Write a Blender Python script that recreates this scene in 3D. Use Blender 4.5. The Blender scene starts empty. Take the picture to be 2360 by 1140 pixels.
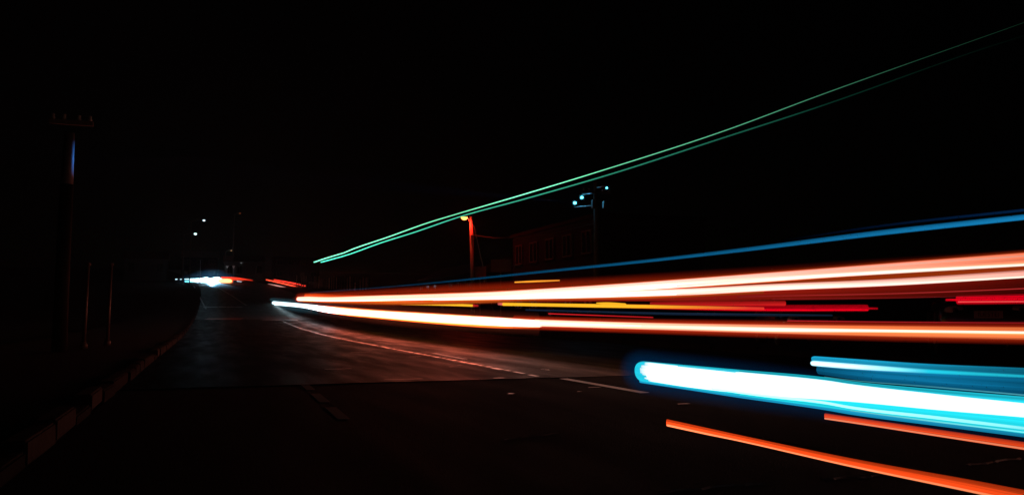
import bpy, bmesh, math, random
from mathutils import Vector, Matrix, Euler

random.seed(7)
R = math.radians
S = bpy.context.scene
COL = S.collection

# ------------------------------------------------------------------ camera
CAM_Z = 0.95
FPX = 1900.0                                   # focal length in photo pixels (photo 2360 x 1140)
cam = bpy.data.cameras.new('camera')
cam.sensor_width = 36.0
cam.lens = 36.0 * FPX / 2360.0
cam.clip_start = 0.05
cam.clip_end = 3000
camo = bpy.data.objects.new('camera', cam)
COL.objects.link(camo)
camo.location = (0, 0, CAM_Z)
camo.rotation_euler = (R(94.66), 0, R(-20.08))
S.camera = camo

# ------------------------------------------------------------------ world: a moonless night
W = bpy.data.worlds.new('World')
S.world = W
W.use_nodes = True
wn = W.node_tree.nodes
wn.clear()
wo = wn.new('ShaderNodeOutputWorld')
bg = wn.new('ShaderNodeBackground')
sky = wn.new('ShaderNodeTexSky')
sky.sky_type = 'NISHITA'
sky.sun_disc = False
sky.sun_elevation = R(4)
sky.sun_rotation = R(200)
bg.inputs['Strength'].default_value = 0.00006
W.node_tree.links.new(sky.outputs[0], bg.inputs[0])
W.node_tree.links.new(bg.outputs[0], wo.inputs[0])
sun = bpy.data.lights.new('moon', 'SUN')
sun.energy = 0.0004
sun.angle = R(0.5)
sun.color = (1.0, 0.96, 0.9)
suno = bpy.data.objects.new('moon', sun)
COL.objects.link(suno)
suno.rotation_euler = (R(86), 0, R(-20))

vs = S.view_settings
vs.view_transform = 'Standard'
vs.look = 'None'
vs.exposure = 0
vs.gamma = 1
vs.use_curve_mapping = False
S.cycles.use_denoising = True
S.cycles.max_bounces = 4
S.cycles.transparent_max_bounces = 48
S.cycles.volume_bounces = 0
S.cycles.sample_clamp_indirect = 3.0

# ------------------------------------------------------------------ helpers
CM = Euler(camo.rotation_euler).to_matrix()


def ray(px, py):
    """direction of the sight line through a pixel of the survey photograph"""
    return CM @ Vector(((px - 1180) / FPX, -(py - 570) / FPX, -1.0))


def at(px, py, X):
    """point of that sight line on the lane plane X metres to the right of the camera"""
    d = ray(px, py)
    t = X / d.x
    return Vector((0, 0, CAM_Z)) + d * t, t


def atY(px, py, Y):
    d = ray(px, py)
    t = Y / d.y
    return Vector((0, 0, CAM_Z)) + d * t, t


def grade(Y):
    """height of the street: level near the camera, then climbing"""
    if Y < 30:
        return 0.0
    if Y < 100:
        return 0.00045 * (Y - 30) ** 2
    return 2.205 + 0.063 * (Y - 100)


def bend(Y):
    return 0.0 if Y < 100 else -0.00023 * (Y - 100) ** 2


def onroad(px, py):
    """where the sight line meets the street"""
    d = ray(px, py)
    lo = None
    t = 1.0
    while t < 500:
        p = Vector((0, 0, CAM_Z)) + d * t
        if p.z < grade(p.y):
            return p
        t += 0.05 if t < 60 else 0.25
    return p


def tag(o, label=None, cat=None, group=None, kind=None):
    if label:
        o['label'] = label
    if cat:
        o['category'] = cat
    if group:
        o['group'] = group
    if kind:
        o['kind'] = kind
    return o


def empty(name, loc=(0, 0, 0), rz=0.0):
    o = bpy.data.objects.new(name, None)
    o.empty_display_size = 0.2
    COL.objects.link(o)
    o.location = loc
    o.rotation_euler = (0, 0, rz)
    return o


class MB:
    def __init__(s):
        s.v, s.f = [], []

    def add(s, vs, fs):
        b = len(s.v)
        s.v += [tuple(v) for v in vs]
        s.f += [tuple(i + b for i in f) for f in fs]
        return s

    def box(s, c, d, rz=0.0, taper=1.0):
        x, y, z = d[0] / 2, d[1] / 2, d[2] / 2
        m = Matrix.Rotation(rz, 3, 'Z')
        vs = []
        for sz in (-1, 1):
            k = taper if sz > 0 else 1.0
            for sx, sy in ((-1, -1), (1, -1), (1, 1), (-1, 1)):
                vs.append(m @ Vector((sx * x * k, sy * y * k, sz * z)) + Vector(c))
        return s.add(vs, [(0, 3, 2, 1), (4, 5, 6, 7), (0, 1, 5, 4), (1, 2, 6, 5), (2, 3, 7, 6), (3, 0, 4, 7)])

    def tube(s, pts, r0, r1=None, n=10, caps=True):
        r1 = r0 if r1 is None else r1
        pts = [Vector(p) for p in pts]
        m = len(pts)
        vs = []
        for i, p in enumerate(pts):
            d = (pts[min(i + 1, m - 1)] - pts[max(i - 1, 0)]).normalized()
            a = d.orthogonal() if abs(d.z) > 0.9 else d.cross(Vector((0, 0, 1)))
            a.normalize()
            b = d.cross(a)
            r = r0 + (r1 - r0) * i / (m - 1)
            for k in range(n):
                t = 2 * math.pi * k / n
                vs.append(p + a * (r * math.cos(t)) + b * (r * math.sin(t)))
        fs = []
        for i in range(m - 1):
            for k in range(n):
                q = (k + 1) % n
                fs.append((i * n + k, i * n + q, (i + 1) * n + q, (i + 1) * n + k))
        if caps:
            fs.append(tuple(range(n - 1, -1, -1)))
            fs.append(tuple((m - 1) * n + k for k in range(n)))
        return s.add(vs, fs)

    def lathe(s, prof, c=(0, 0, 0), axis='Z', n=20):
        vs, fs = [], []
        for r, h in prof:
            for k in range(n):
                t = 2 * math.pi * k / n
                x, y = r * math.cos(t), r * math.sin(t)
                p = {'Z': (x, y, h), 'Y': (x, h, y), 'X': (h, x, y)}[axis]
                vs.append(Vector(p) + Vector(c))
        for i in range(len(prof) - 1):
            for k in range(n):
                q = (k + 1) % n
                fs.append((i * n + k, i * n + q, (i + 1) * n + q, (i + 1) * n + k))
        fs.append(tuple(range(n - 1, -1, -1)))
        fs.append(tuple((len(prof) - 1) * n + k for k in range(n)))
        return s.add(vs, fs)

    def build(s, name, mat, parent=None, smooth=False, bevel=0.0):
        me = bpy.data.meshes.new(name)
        me.from_pydata(s.v, [], s.f)
        me.validate()
        if bevel or True:
            bm = bmesh.new()
            bm.from_mesh(me)
            if bevel:
                bmesh.ops.bevel(bm, geom=list(bm.edges), offset=bevel, segments=2, affect='EDGES', clamp_overlap=True)
            bmesh.ops.recalc_face_normals(bm, faces=bm.faces)
            bm.to_mesh(me)
            bm.free()
        if smooth:
            for p in me.polygons:
                p.use_smooth = True
        me.materials.append(mat)
        o = bpy.data.objects.new(name, me)
        COL.objects.link(o)
        o.parent = parent
        return o


# ------------------------------------------------------------------ materials
def mat(name, col, rough=0.7, metal=0.0, nscale=8.0, namt=0.35, bump=0.0, spec=0.5, coat=0.0, col2=None):
    m = bpy.data.materials.new(name)
    m.use_nodes = True
    n, l = m.node_tree.nodes, m.node_tree.links
    b = n['Principled BSDF']
    b.inputs['Roughness'].default_value = rough
    b.inputs['Metallic'].default_value = metal
    b.inputs['Specular IOR Level'].default_value = spec
    b.inputs['Coat Weight'].default_value = coat
    tc = n.new('ShaderNodeTexCoord')
    nz = n.new('ShaderNodeTexNoise')
    nz.inputs['Scale'].default_value = nscale
    nz.inputs['Detail'].default_value = 7
    nz.inputs['Roughness'].default_value = 0.65
    l.new(tc.outputs['Object'], nz.inputs['Vector'])
    mx = n.new('ShaderNodeMix')
    mx.data_type = 'RGBA'
    c2 = col2 or tuple(c * (1 - namt) for c in col)
    mx.inputs['A'].default_value = (*c2, 1)
    mx.inputs['B'].default_value = (*(min(1, c * (1 + namt)) for c in col), 1)
    l.new(nz.outputs['Fac'], mx.inputs['Factor'])
    l.new(mx.outputs['Result'], b.inputs['Base Color'])
    if bump:
        bp = n.new('ShaderNodeBump')
        bp.inputs['Strength'].default_value = bump
        bp.inputs['Distance'].default_value = 0.02
        l.new(nz.outputs['Fac'], bp.inputs['Height'])
        l.new(bp.outputs['Normal'], b.inputs['Normal'])
    return m


def road_mat(name, base, r0, r1, bump, fine=120.0, spec=0.5):
    """asphalt: aggregate grain, broad polish streaks along the traffic, patches"""
    m = bpy.data.materials.new(name)
    m.use_nodes = True
    n, l = m.node_tree.nodes, m.node_tree.links
    b = n['Principled BSDF']
    b.inputs['Specular IOR Level'].default_value = spec
    tc = n.new('ShaderNodeTexCoord')
    mp = n.new('ShaderNodeMapping')
    mp.inputs['Scale'].default_value = (1.6, 0.22, 1)
    l.new(tc.outputs['Object'], mp.inputs['Vector'])
    big = n.new('ShaderNodeTexNoise')
    big.inputs['Scale'].default_value = 1.3
    big.inputs['Detail'].default_value = 8
    l.new(mp.outputs[0], big.inputs['Vector'])
    fn = n.new('ShaderNodeTexNoise')
    fn.inputs['Scale'].default_value = fine
    fn.inputs['Detail'].default_value = 3
    l.new(tc.outputs['Object'], fn.inputs['Vector'])
    vo = n.new('ShaderNodeTexVoronoi')
    vo.inputs['Scale'].default_value = fine * 0.7
    l.new(tc.outputs['Object'], vo.inputs['Vector'])
    rr = n.new('ShaderNodeMapRange')
    rr.inputs['From Min'].default_value = 0.35
    rr.inputs['From Max'].default_value = 0.65
    rr.inputs['To Min'].default_value = r0
    rr.inputs['To Max'].default_value = r1
    l.new(big.outputs['Fac'], rr.inputs['Value'])
    l.new(rr.outputs[0], b.inputs['Roughness'])
    mx = n.new('ShaderNodeMix')
    mx.data_type = 'RGBA'
    mx.inputs['A'].default_value = (base * 0.6, base * 0.6, base * 0.62, 1)
    mx.inputs['B'].default_value = (base * 1.5, base * 1.45, base * 1.4, 1)
    ad = n.new('ShaderNodeMath')
    ad.operation = 'MULTIPLY_ADD'
    ad.inputs[1].default_value = 0.5
    l.new(fn.outputs['Fac'], ad.inputs[0])
    hf = n.new('ShaderNodeMath')
    hf.operation = 'MULTIPLY'
    hf.inputs[1].default_value = 0.5
    l.new(big.outputs['Fac'], hf.inputs[0])
    l.new(hf.outputs[0], ad.inputs[2])
    l.new(ad.outputs[0], mx.inputs['Factor'])
    l.new(mx.outputs['Result'], b.inputs['Base Color'])
    bp = n.new('ShaderNodeBump')
    bp.inputs['Strength'].default_value = bump
    bp.inputs['Distance'].default_value = 0.008
    l.new(vo.outputs['Distance'], bp.inputs['Height'])
    bp2 = n.new('ShaderNodeBump')
    bp2.inputs['Strength'].default_value = bump * 0.6
    bp2.inputs['Distance'].default_value = 0.05
    l.new(big.outputs['Fac'], bp2.inputs['Height'])
    l.new(bp.outputs[0], bp2.inputs['Normal'])
    l.new(bp2.outputs[0], b.inputs['Normal'])
    return m


def emit(name, col, s):
    m = bpy.data.materials.new(name)
    m.use_nodes = True
    n, l = m.node_tree.nodes, m.node_tree.links
    n.clear()
    o = n.new('ShaderNodeOutputMaterial')
    e = n.new('ShaderNodeEmission')
    e.inputs[0].default_value = (*col, 1)
    e.inputs[1].default_value = s
    l.new(e.outputs[0], o.inputs[0])
    return m


def glow_mat(name, hue, along, across, soft=0.35, opacity=1.0, streak=0.25, freq=7.0, hue2=None, rim=None):
    """light given off by a lamp drawn along its path: brightness along it, across the lamp, fine streaks; also halos painted as emission"""
    m = bpy.data.materials.new(name)
    m.use_nodes = True
    n, l = m.node_tree.nodes, m.node_tree.links
    n.clear()
    out = n.new('ShaderNodeOutputMaterial')
    em = n.new('ShaderNodeEmission')
    tr = n.new('ShaderNodeBsdfTransparent')
    mix = n.new('ShaderNodeMixShader')
    aa = n.new('ShaderNodeAttribute'); aa.attribute_name = 'along'
    ac = n.new('ShaderNodeAttribute'); ac.attribute_name = 'across'
    af = n.new('ShaderNodeAttribute'); af.attribute_name = 'tip'

    def math_(op, a, b=None, c=None):
        q = n.new('ShaderNodeMath')
        q.operation = op
        for i, x in enumerate((a, b, c)):
            if x is None:
                continue
            if isinstance(x, (int, float)):
                q.inputs[i].default_value = x
            else:
                l.new(x, q.inputs[i])
        return q.outputs[0]

    def ramp(src, stops):
        pk = max(v for _, v in stops)
        r = n.new('ShaderNodeValToRGB')
        el = r.color_ramp.elements
        while len(el) > 1:
            el.remove(el[0])
        for i, (p, v) in enumerate(sorted(stops)):
            e = el[0] if i == 0 else el.new(min(1, p))
            e.position = min(1, max(0, p))
            k = v / pk
            e.color = (k, k, k, 1)
        l.new(src, r.inputs[0])
        return math_('MULTIPLY', r.outputs[0], pk)

    v01 = math_('MULTIPLY_ADD', ac.outputs['Fac'], -0.5, 0.5)        # 0 top .. 1 bottom
    a = ramp(aa.outputs['Fac'], along)
    c = ramp(v01, across)
    cx = n.new('ShaderNodeCombineXYZ')
    l.new(math_('MULTIPLY', ac.outputs['Fac'], freq), cx.inputs[0])
    l.new(math_('MULTIPLY', aa.outputs['Fac'], 1.3), cx.inputs[1])
    cx.inputs[2].default_value = random.uniform(0, 50)
    nz = n.new('ShaderNodeTexNoise')
    nz.inputs['Scale'].default_value = 1.0
    nz.inputs['Detail'].default_value = 3
    l.new(cx.outputs[0], nz.inputs['Vector'])
    st = math_('MULTIPLY_ADD', math_('SUBTRACT', nz.outputs['Fac'], 0.5), streak * 3.0, 1.0)
    st = math_('MAXIMUM', st, 0.05)
    s = math_('MULTIPLY', math_('MULTIPLY', a, c), st)
    esock = em.inputs[0]
    if rim:
        rm = n.new('ShaderNodeMix'); rm.data_type = 'RGBA'
        rm.inputs['B'].default_value = (*rim[0], 1)
        rr_ = n.new('ShaderNodeMapRange')
        rr_.inputs['From Min'].default_value = rim[1]
        rr_.inputs['From Max'].default_value = rim[2]
        l.new(math_('ABSOLUTE', ac.outputs['Fac']), rr_.inputs['Value'])
        l.new(rr_.outputs[0], rm.inputs['Factor'])
        l.new(rm.outputs['Result'], em.inputs[0])
        esock = rm.inputs['A']
    if isinstance(hue, list):
        hr = n.new('ShaderNodeValToRGB')
        el = hr.color_ramp.elements
        while len(el) > 1:
            el.remove(el[0])
        for i, (p, c3) in enumerate(hue):
            e = el[0] if i == 0 else el.new(p)
            e.position = p
            e.color = (*c3, 1)
        l.new(aa.outputs['Fac'], hr.inputs[0])
        l.new(hr.outputs[0], esock)
    elif hue2:
        mh = n.new('ShaderNodeMix'); mh.data_type = 'RGBA'
        mh.inputs['A'].default_value = (*hue, 1)
        mh.inputs['B'].default_value = (*hue2[0], 1)
        mr = n.new('ShaderNodeMapRange')
        mr.inputs['From Min'].default_value = hue2[1]
        mr.inputs['From Max'].default_value = hue2[2]
        l.new(aa.outputs['Fac'], mr.inputs['Value'])
        l.new(mr.outputs[0], mh.inputs['Factor'])
        l.new(mh.outputs['Result'], esock)
    else:
        esock.default_value = (*hue, 1)
    l.new(s, em.inputs[1])
    ed = math_('SUBTRACT', 1.0, math_('ABSOLUTE', ac.outputs['Fac']))
    mr = n.new('ShaderNodeMapRange')
    mr.interpolation_type = 'SMOOTHSTEP'
    mr.inputs['From Min'].default_value = 0.0
    mr.inputs['From Max'].default_value = max(soft, 0.001)
    mr.inputs['To Max'].default_value = opacity
    l.new(ed, mr.inputs['Value'])
    mt = n.new('ShaderNodeMapRange')
    mt.interpolation_type = 'SMOOTHSTEP'
    mt.inputs['From Max'].default_value = max(soft, 0.001)
    l.new(af.outputs['Fac'], mt.inputs['Value'])
    l.new(math_('MULTIPLY', mr.outputs[0], mt.outputs[0]), mix.inputs[0])
    l.new(tr.outputs[0], mix.inputs[1])
    l.new(em.outputs[0], mix.inputs[2])
    l.new(mix.outputs[0], out.inputs[0])
    return m


M = dict(
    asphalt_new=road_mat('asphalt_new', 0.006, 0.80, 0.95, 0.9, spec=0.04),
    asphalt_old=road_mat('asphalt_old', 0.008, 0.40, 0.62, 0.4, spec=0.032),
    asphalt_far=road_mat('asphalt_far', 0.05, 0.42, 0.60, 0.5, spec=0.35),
    ground=mat('ground', (0.018, 0.016, 0.015), 0.95, nscale=3, bump=0.3, spec=0.05),
    pavement=mat('pavement', (0.014, 0.013, 0.012), 0.95, nscale=5, bump=0.3, spec=0.05),
    paint=mat('road_paint', (0.72, 0.70, 0.66), 0.55, nscale=30, namt=0.3),
    dull=mat('dull_paint', (0.025, 0.024, 0.022), 0.8, nscale=30, namt=0.6),
    worn=mat('worn_paint_and_glints', (0.75, 0.73, 0.70), 0.22, nscale=40, namt=0.3, spec=1.0),
    kerb_lit=mat('kerb_lit', (0.022, 0.018, 0.016), 0.8, nscale=9, namt=0.95, bump=0.9, spec=0.15),
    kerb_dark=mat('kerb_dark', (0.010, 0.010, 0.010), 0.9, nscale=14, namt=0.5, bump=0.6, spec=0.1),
    concrete=mat('concrete', (0.32, 0.31, 0.29), 0.75, nscale=9, bump=0.2),
    wall=mat('wall_plaster', (0.022, 0.016, 0.015), 0.9, nscale=2.5, namt=0.5, bump=0.15, spec=0.1),
    wall2=mat('wall_pale', (0.12, 0.11, 0.105), 0.85, nscale=2.5, namt=0.3, bump=0.15),
    dark_wall=mat('dark_wall', (0.014, 0.013, 0.012), 0.9, nscale=3, bump=0.3),
    roof=mat('roof_tiles', (0.16, 0.07, 0.05), 0.8, nscale=7),
    glass=mat('window_glass', (0.02, 0.022, 0.025), 0.08, nscale=2, namt=0.2, spec=0.8),
    metal=mat('galvanised', (0.35, 0.36, 0.37), 0.45, metal=0.8, nscale=20, namt=0.2),
    post=mat('painted_post', (0.06, 0.045, 0.04), 0.5, nscale=20, namt=0.4),
    wood=mat('fence_wood', (0.55, 0.47, 0.40), 0.75, nscale=12, namt=0.4),
    wood_dark=mat('fence_wood_dark', (0.13, 0.10, 0.08), 0.8, nscale=12, namt=0.4),
    white=mat('white_paint', (0.75, 0.74, 0.72), 0.5, nscale=10, namt=0.12),
    red=mat('red_paint', (0.45, 0.04, 0.03), 0.5, nscale=10, namt=0.12),
    car_black=mat('car_black', (0.012, 0.012, 0.014), 0.3, nscale=3, namt=0.15, coat=1.0),
    car_grey=mat('car_grey', (0.10, 0.104, 0.115), 0.2, metal=0.6, nscale=3, namt=0.15, coat=1.0),
    rubber=mat('rubber', (0.02, 0.02, 0.02), 0.8, nscale=30),
    chrome=mat('chrome', (0.6, 0.6, 0.62), 0.15, metal=1.0, nscale=5, namt=0.1),
    lens=mat('lamp_lens', (0.5, 0.5, 0.52), 0.08, nscale=12, namt=0.5, spec=1.0, coat=1.0),
    plate=mat('plate', (0.42, 0.40, 0.40), 0.5, nscale=6, namt=0.1),
    ink=mat('plate_ink', (0.03, 0.03, 0.035), 0.6, nscale=6, namt=0.1),
    cable=mat('cable', (0.05, 0.05, 0.05), 0.6, nscale=6),
    sign_board=mat('sign_board', (0.35, 0.10, 0.09), 0.6, nscale=4, namt=0.2),
)

# ------------------------------------------------------------------ the setting
YS = [-40, -20, -8] + [i for i in range(0, 30, 3)] + [i for i in range(30, 130, 4)] + [i for i in range(130, 420, 10)]


def strip(name, xl, xr, z, y0, y1, m, parent=None, follow=True, thick=0.0, nx=1):
    ys = sorted(set([y0, y1] + [y for y in YS if y0 < y < y1]))
    mb = MB()
    vs, fs = [], []
    for y in ys:
        b = bend(y) if follow else 0
        a0 = xl(y) if callable(xl) else xl
        a1 = xr(y) if callable(xr) else xr
        for i in range(nx + 1):
            vs.append((a0 + (a1 - a0) * i / nx + b, y, grade(y) + z))
    k = nx + 1
    for j in range(len(ys) - 1):
        for i in range(nx):
            fs.append((j * k + i, j * k + i + 1, (j + 1) * k + i + 1, (j + 1) * k + i))
    mb.add(vs, fs)
    o = mb.build(name, m, parent)
    return o


KERB_L, KERB_R = -1.05, 12.6
SEAM = 11.6
tag(strip('ground', -700, 700, -0.03, -40, 418, M['ground'], follow=False, nx=4), kind='structure')
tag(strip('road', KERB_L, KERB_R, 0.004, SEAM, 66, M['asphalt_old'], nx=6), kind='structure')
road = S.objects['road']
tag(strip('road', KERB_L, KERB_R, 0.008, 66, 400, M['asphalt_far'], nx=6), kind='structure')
near_road = strip('road', KERB_L, KERB_R, 0.0, -40, SEAM, M['asphalt_new'], nx=6)
tag(near_road, kind='structure')
strip_l = strip('pavement', -5.5, KERB_L - 0.15, 0.12, -40, 150, M['pavement'])
strip_r = strip('pavement', KERB_R + 0.15, 26, 0.10, -40, 150, M['pavement'])
for s in (strip_l, strip_r):
    tag(s, kind='structure')


def kerb(x, side, y0, y1):
    root = empty('kerb', (x, 0, 0))
    tag(root, kind='structure')
    meshes = {}
    for key, mm in (('w', M['kerb_lit']), ('d', M['kerb_dark'])):
        mb = MB().box((0, 0, 0.07), (0.16, 0.97, 0.17))
        o = mb.build('kerb_stone', mm, root, bevel=0.015)
        meshes[key] = o.data
        bpy.data.objects.remove(o)
    y = y0
    i = 0
    pale = [onroad(px, py).y for px, py in ((243, 938), (343, 820), (193, 994), (150, 1040))] if side < 0 else []  # paler stones where light catches the kerb: highlight put into colour
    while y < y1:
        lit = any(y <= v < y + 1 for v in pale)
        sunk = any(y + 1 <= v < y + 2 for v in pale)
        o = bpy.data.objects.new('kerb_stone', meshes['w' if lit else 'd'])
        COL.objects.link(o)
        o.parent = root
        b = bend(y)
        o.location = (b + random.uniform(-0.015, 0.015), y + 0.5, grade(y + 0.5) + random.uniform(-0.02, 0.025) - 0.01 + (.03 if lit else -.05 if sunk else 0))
        o.rotation_euler = (math.atan2(grade(y + 1) - grade(y), 1), random.uniform(-0.03, 0.03), random.uniform(-0.02, 0.02))
        y += 1.0
        i += 1
    return root


kerb(KERB_L - 0.08, -1, -2, 95)
kerb(KERB_R + 0.08, 1, 4, 100)


# --- painted markings, children of the street
def quad_mark(name, pts, m, parent, dz=0.009):
    vs = [(p[0], p[1], grade(p[1]) + dz) for p in pts]
    return MB().add(vs, [(0, 1, 2, 3)]).build(name, m, parent)


def long_mark(name, x0, x1, y0, y1, m, parent, dz=0.009, w=0.12):
    n = max(1, int((y1 - y0) / 4))
    vs, fs = [], []
    for i in range(n + 1):
        t = i / n
        y = y0 + (y1 - y0) * t
        x = x0 + (x1 - x0) * t
        vs += [(x - w / 2, y, grade(y) + dz), (x + w / 2, y, grade(y) + dz)]
    for i in range(n):
        fs.append((2 * i, 2 * i + 1, 2 * i + 3, 2 * i + 2))
    return MB().add(vs, fs).build(name, m, parent)


a, b_ = onroad(1300, 873), onroad(1490, 906)
LX = (a.x + b_.x) / 2
long_mark('lane_dash', a.x, b_.x, b_.y, a.y, M['paint'], near_road, 0.005, 0.13) if False else None
for (p0, p1) in (((1298, 873), (1487, 906)), ((1000, 814.5), (1072, 828))):
    q0, q1 = onroad(*p0), onroad(*p1)
    par = near_road if q1.y < SEAM - 0.2 else road
    long_mark('lane_dash', q1.x, q0.x, q1.y, q0.y, M['paint'], road, 0.009, 0.13)
# the thin, broken edge line running up the street
q0, q1 = onroad(1240, 868), onroad(652, 740)
mb = MB()
y = q0.y
n = 0
while y < q1.y:
    t = (y - q0.y) / (q1.y - q0.y)
    # world-straight line
    x = q0.x + (q1.x - q0.x) * t
    L = random.uniform(0.12, 0.45) * (1 + 4 * t)
    if t > 0.42:
        gap = 0.0
    else:
        gap = random.uniform(0.05, 0.3)
    w = random.uniform(0.03, 0.06)
    z0, z1 = grade(y) + 0.009, grade(y + L) + 0.009
    j = random.uniform(-0.015, 0.015)
    mb.add([(x - w + j, y, z0), (x + w + j, y, z0), (x + w + j, y + L, z1), (x - w + j, y + L, z1)], [(0, 1, 2, 3)])
    y += L + gap
mb.build('worn_edge_line', M['worn'], road)
# scattered chips of paint and road glints painted as flecks near it
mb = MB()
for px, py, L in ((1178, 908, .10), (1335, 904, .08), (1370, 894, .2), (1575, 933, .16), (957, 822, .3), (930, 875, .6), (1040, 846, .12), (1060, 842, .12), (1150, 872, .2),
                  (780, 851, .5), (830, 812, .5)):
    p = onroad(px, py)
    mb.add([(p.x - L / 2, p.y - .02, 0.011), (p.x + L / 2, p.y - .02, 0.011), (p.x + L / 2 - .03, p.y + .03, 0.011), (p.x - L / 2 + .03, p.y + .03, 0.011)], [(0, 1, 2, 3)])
tag(mb.build('chips_and_glints', M['worn'], road), kind='stuff')
# near-lane dashes, dull and worn
q0, q1 = onroad(700, 884), onroad(812, 985)
for k in range(3):
    t0, t1 = k / 3.0, k / 3.0 + 0.22
    mk = long_mark('worn_dash', q0.x + (q1.x - q0.x) * t1, q0.x + (q1.x - q0.x) * t0, q0.y + (q1.y - q0.y) * t1, q0.y + (q1.y - q0.y) * t0,
                   M['dull'], near_road, 0.006, 0.11)
# far carriageway lines and the crossing blocks
for (pa, pb, w) in (((475, 712), (456, 676), .16), ((456, 676), (447, 659), .2), ((568, 704), (531, 679), .16), ((529, 678), (500, 661), .2)):
    q0, q1 = onroad(*pa), onroad(*pb)
    long_mark('carriageway_line', q0.x, q1.x, q0.y, q1.y, M['paint'], road, 0.02, w)
for px in (477, 494, 513, 532, 550):
    p = onroad(px, 707.5)
    quad_mark('crossing_block', [(p.x - .32, p.y - 1, 0), (p.x + .42, p.y - 1, 0), (p.x + .32, p.y + 1, 0), (p.x - .42, p.y + 1, 0)], M['paint'], road, 0.02)
for (px, py, L, w) in ((447, 716, 2.6, .9), (443, 705, 3.0, 1.2), (497, 657.5, 7.0, .3), (645, 738, 2.6, .8), (660, 745, 1.5, .3)):
    p = onroad(px, py)
    quad_mark('stop_line', [(p.x - L / 2, p.y - w / 2, 0), (p.x + L / 2, p.y - w / 2, 0), (p.x + L / 2, p.y + w / 2, 0), (p.x - L / 2, p.y + w / 2, 0)], M['worn'], road, 0.024)
p = onroad(518, 735)
quad_mark('red_reflection_patch', [(p.x - 1.5, p.y - 1.2, 0), (p.x + 1.1, p.y - 1.6, 0), (p.x + 1.5, p.y + 1.6, 0), (p.x - 1.2, p.y + 1.3, 0)], mat('red_reflection_tint', (.6, .08, .04), .3, nscale=3, namt=.5, spec=.8), road, 0.024)  # stands for a red lamp reflection, painted as road colour
# tar sealed cracks wandering over the near lane
tar = mat('crack_tar', (.02, .018, .016), .5, nscale=20, namt=.4, bump=.5, spec=.4)
for (p0, p1) in (((1520, 1138), (1760, 1118)), ((1900, 1108), (2080, 1096)), ((1700, 1000), (1900, 1040)), ((1150, 1015), (1290, 1000)), ((2230, 1075), (2350, 1060))):
    q0, q1 = onroad(*p0), onroad(*p1)
    vs, fs = [], []
    for k in range(15):
        u = k / 14
        c = q0.lerp(q1, u) + Vector((random.uniform(-.012, .012), random.uniform(-.02, .02), 0))
        w = random.uniform(.004, .02)
        vs += [(c.x, c.y - w, .004), (c.x, c.y, .012), (c.x, c.y + w, .004)]
    for k in range(14):
        fs += [(3 * k, 3 * k + 1, 3 * k + 4, 3 * k + 3), (3 * k + 1, 3 * k + 2, 3 * k + 5, 3 * k + 4)]
    MB().add(vs, fs).build('sealed_crack', tar, near_road)
# transverse seam: the raised lip where new asphalt meets old
mb = MB()
x = KERB_L
while x < KERB_R:
    L = random.uniform(0.3, 1.1)
    mb.box((x + L / 2, SEAM + random.uniform(-.02, .02), 0.004), (L * 0.97, random.uniform(.05, .10), 0.012))
    x += L
tag(mb.build('asphalt_lip', M['asphalt_old'], road), kind='stuff')
# road stud
p = onroad(1255, 853)
t = empty('road_stud', (p.x, p.y, 0.004))
tag(t, 'pale round road stud set between the lane dashes', 'road stud')
MB().lathe([(0.085, 0), (0.085, 0.006), (0.06, 0.016), (0.0, 0.02)], n=20).build('stud_body', M['white'], t, smooth=True)
MB().box((0, -0.05, 0.014), (0.07, 0.02, 0.012)).build('reflector', M['lens'], t)


# ------------------------------------------------------------------ light trails
def pchip(ts, ys, t):
    if t <= ts[0]:
        return ys[0] + (ys[1] - ys[0]) / (ts[1] - ts[0]) * (t - ts[0])
    if t >= ts[-1]:
        return ys[-1] + (ys[-1] - ys[-2]) / (ts[-1] - ts[-2]) * (t - ts[-1])
    i = max(k for k in range(len(ts) - 1) if ts[k] <= t)
    h = ts[i + 1] - ts[i]
    d = (ys[i + 1] - ys[i]) / h

    def slope(j):
        if j == 0:
            return (ys[1] - ys[0]) / (ts[1] - ts[0])
        if j == len(ts) - 1:
            return (ys[-1] - ys[-2]) / (ts[-1] - ts[-2])
        a = (ys[j] - ys[j - 1]) / (ts[j] - ts[j - 1])
        b = (ys[j + 1] - ys[j]) / (ts[j + 1] - ts[j])
        return 0.5 * (a + b)
    m0, m1 = slope(i), slope(i + 1)
    s = (t - ts[i]) / h
    return ((2 * s ** 3 - 3 * s * s + 1) * ys[i] + (s ** 3 - 2 * s * s + s) * h * m0 + (-2 * s ** 3 + 3 * s * s) * ys[i + 1] + (s ** 3 - s * s) * h * m1)


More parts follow.
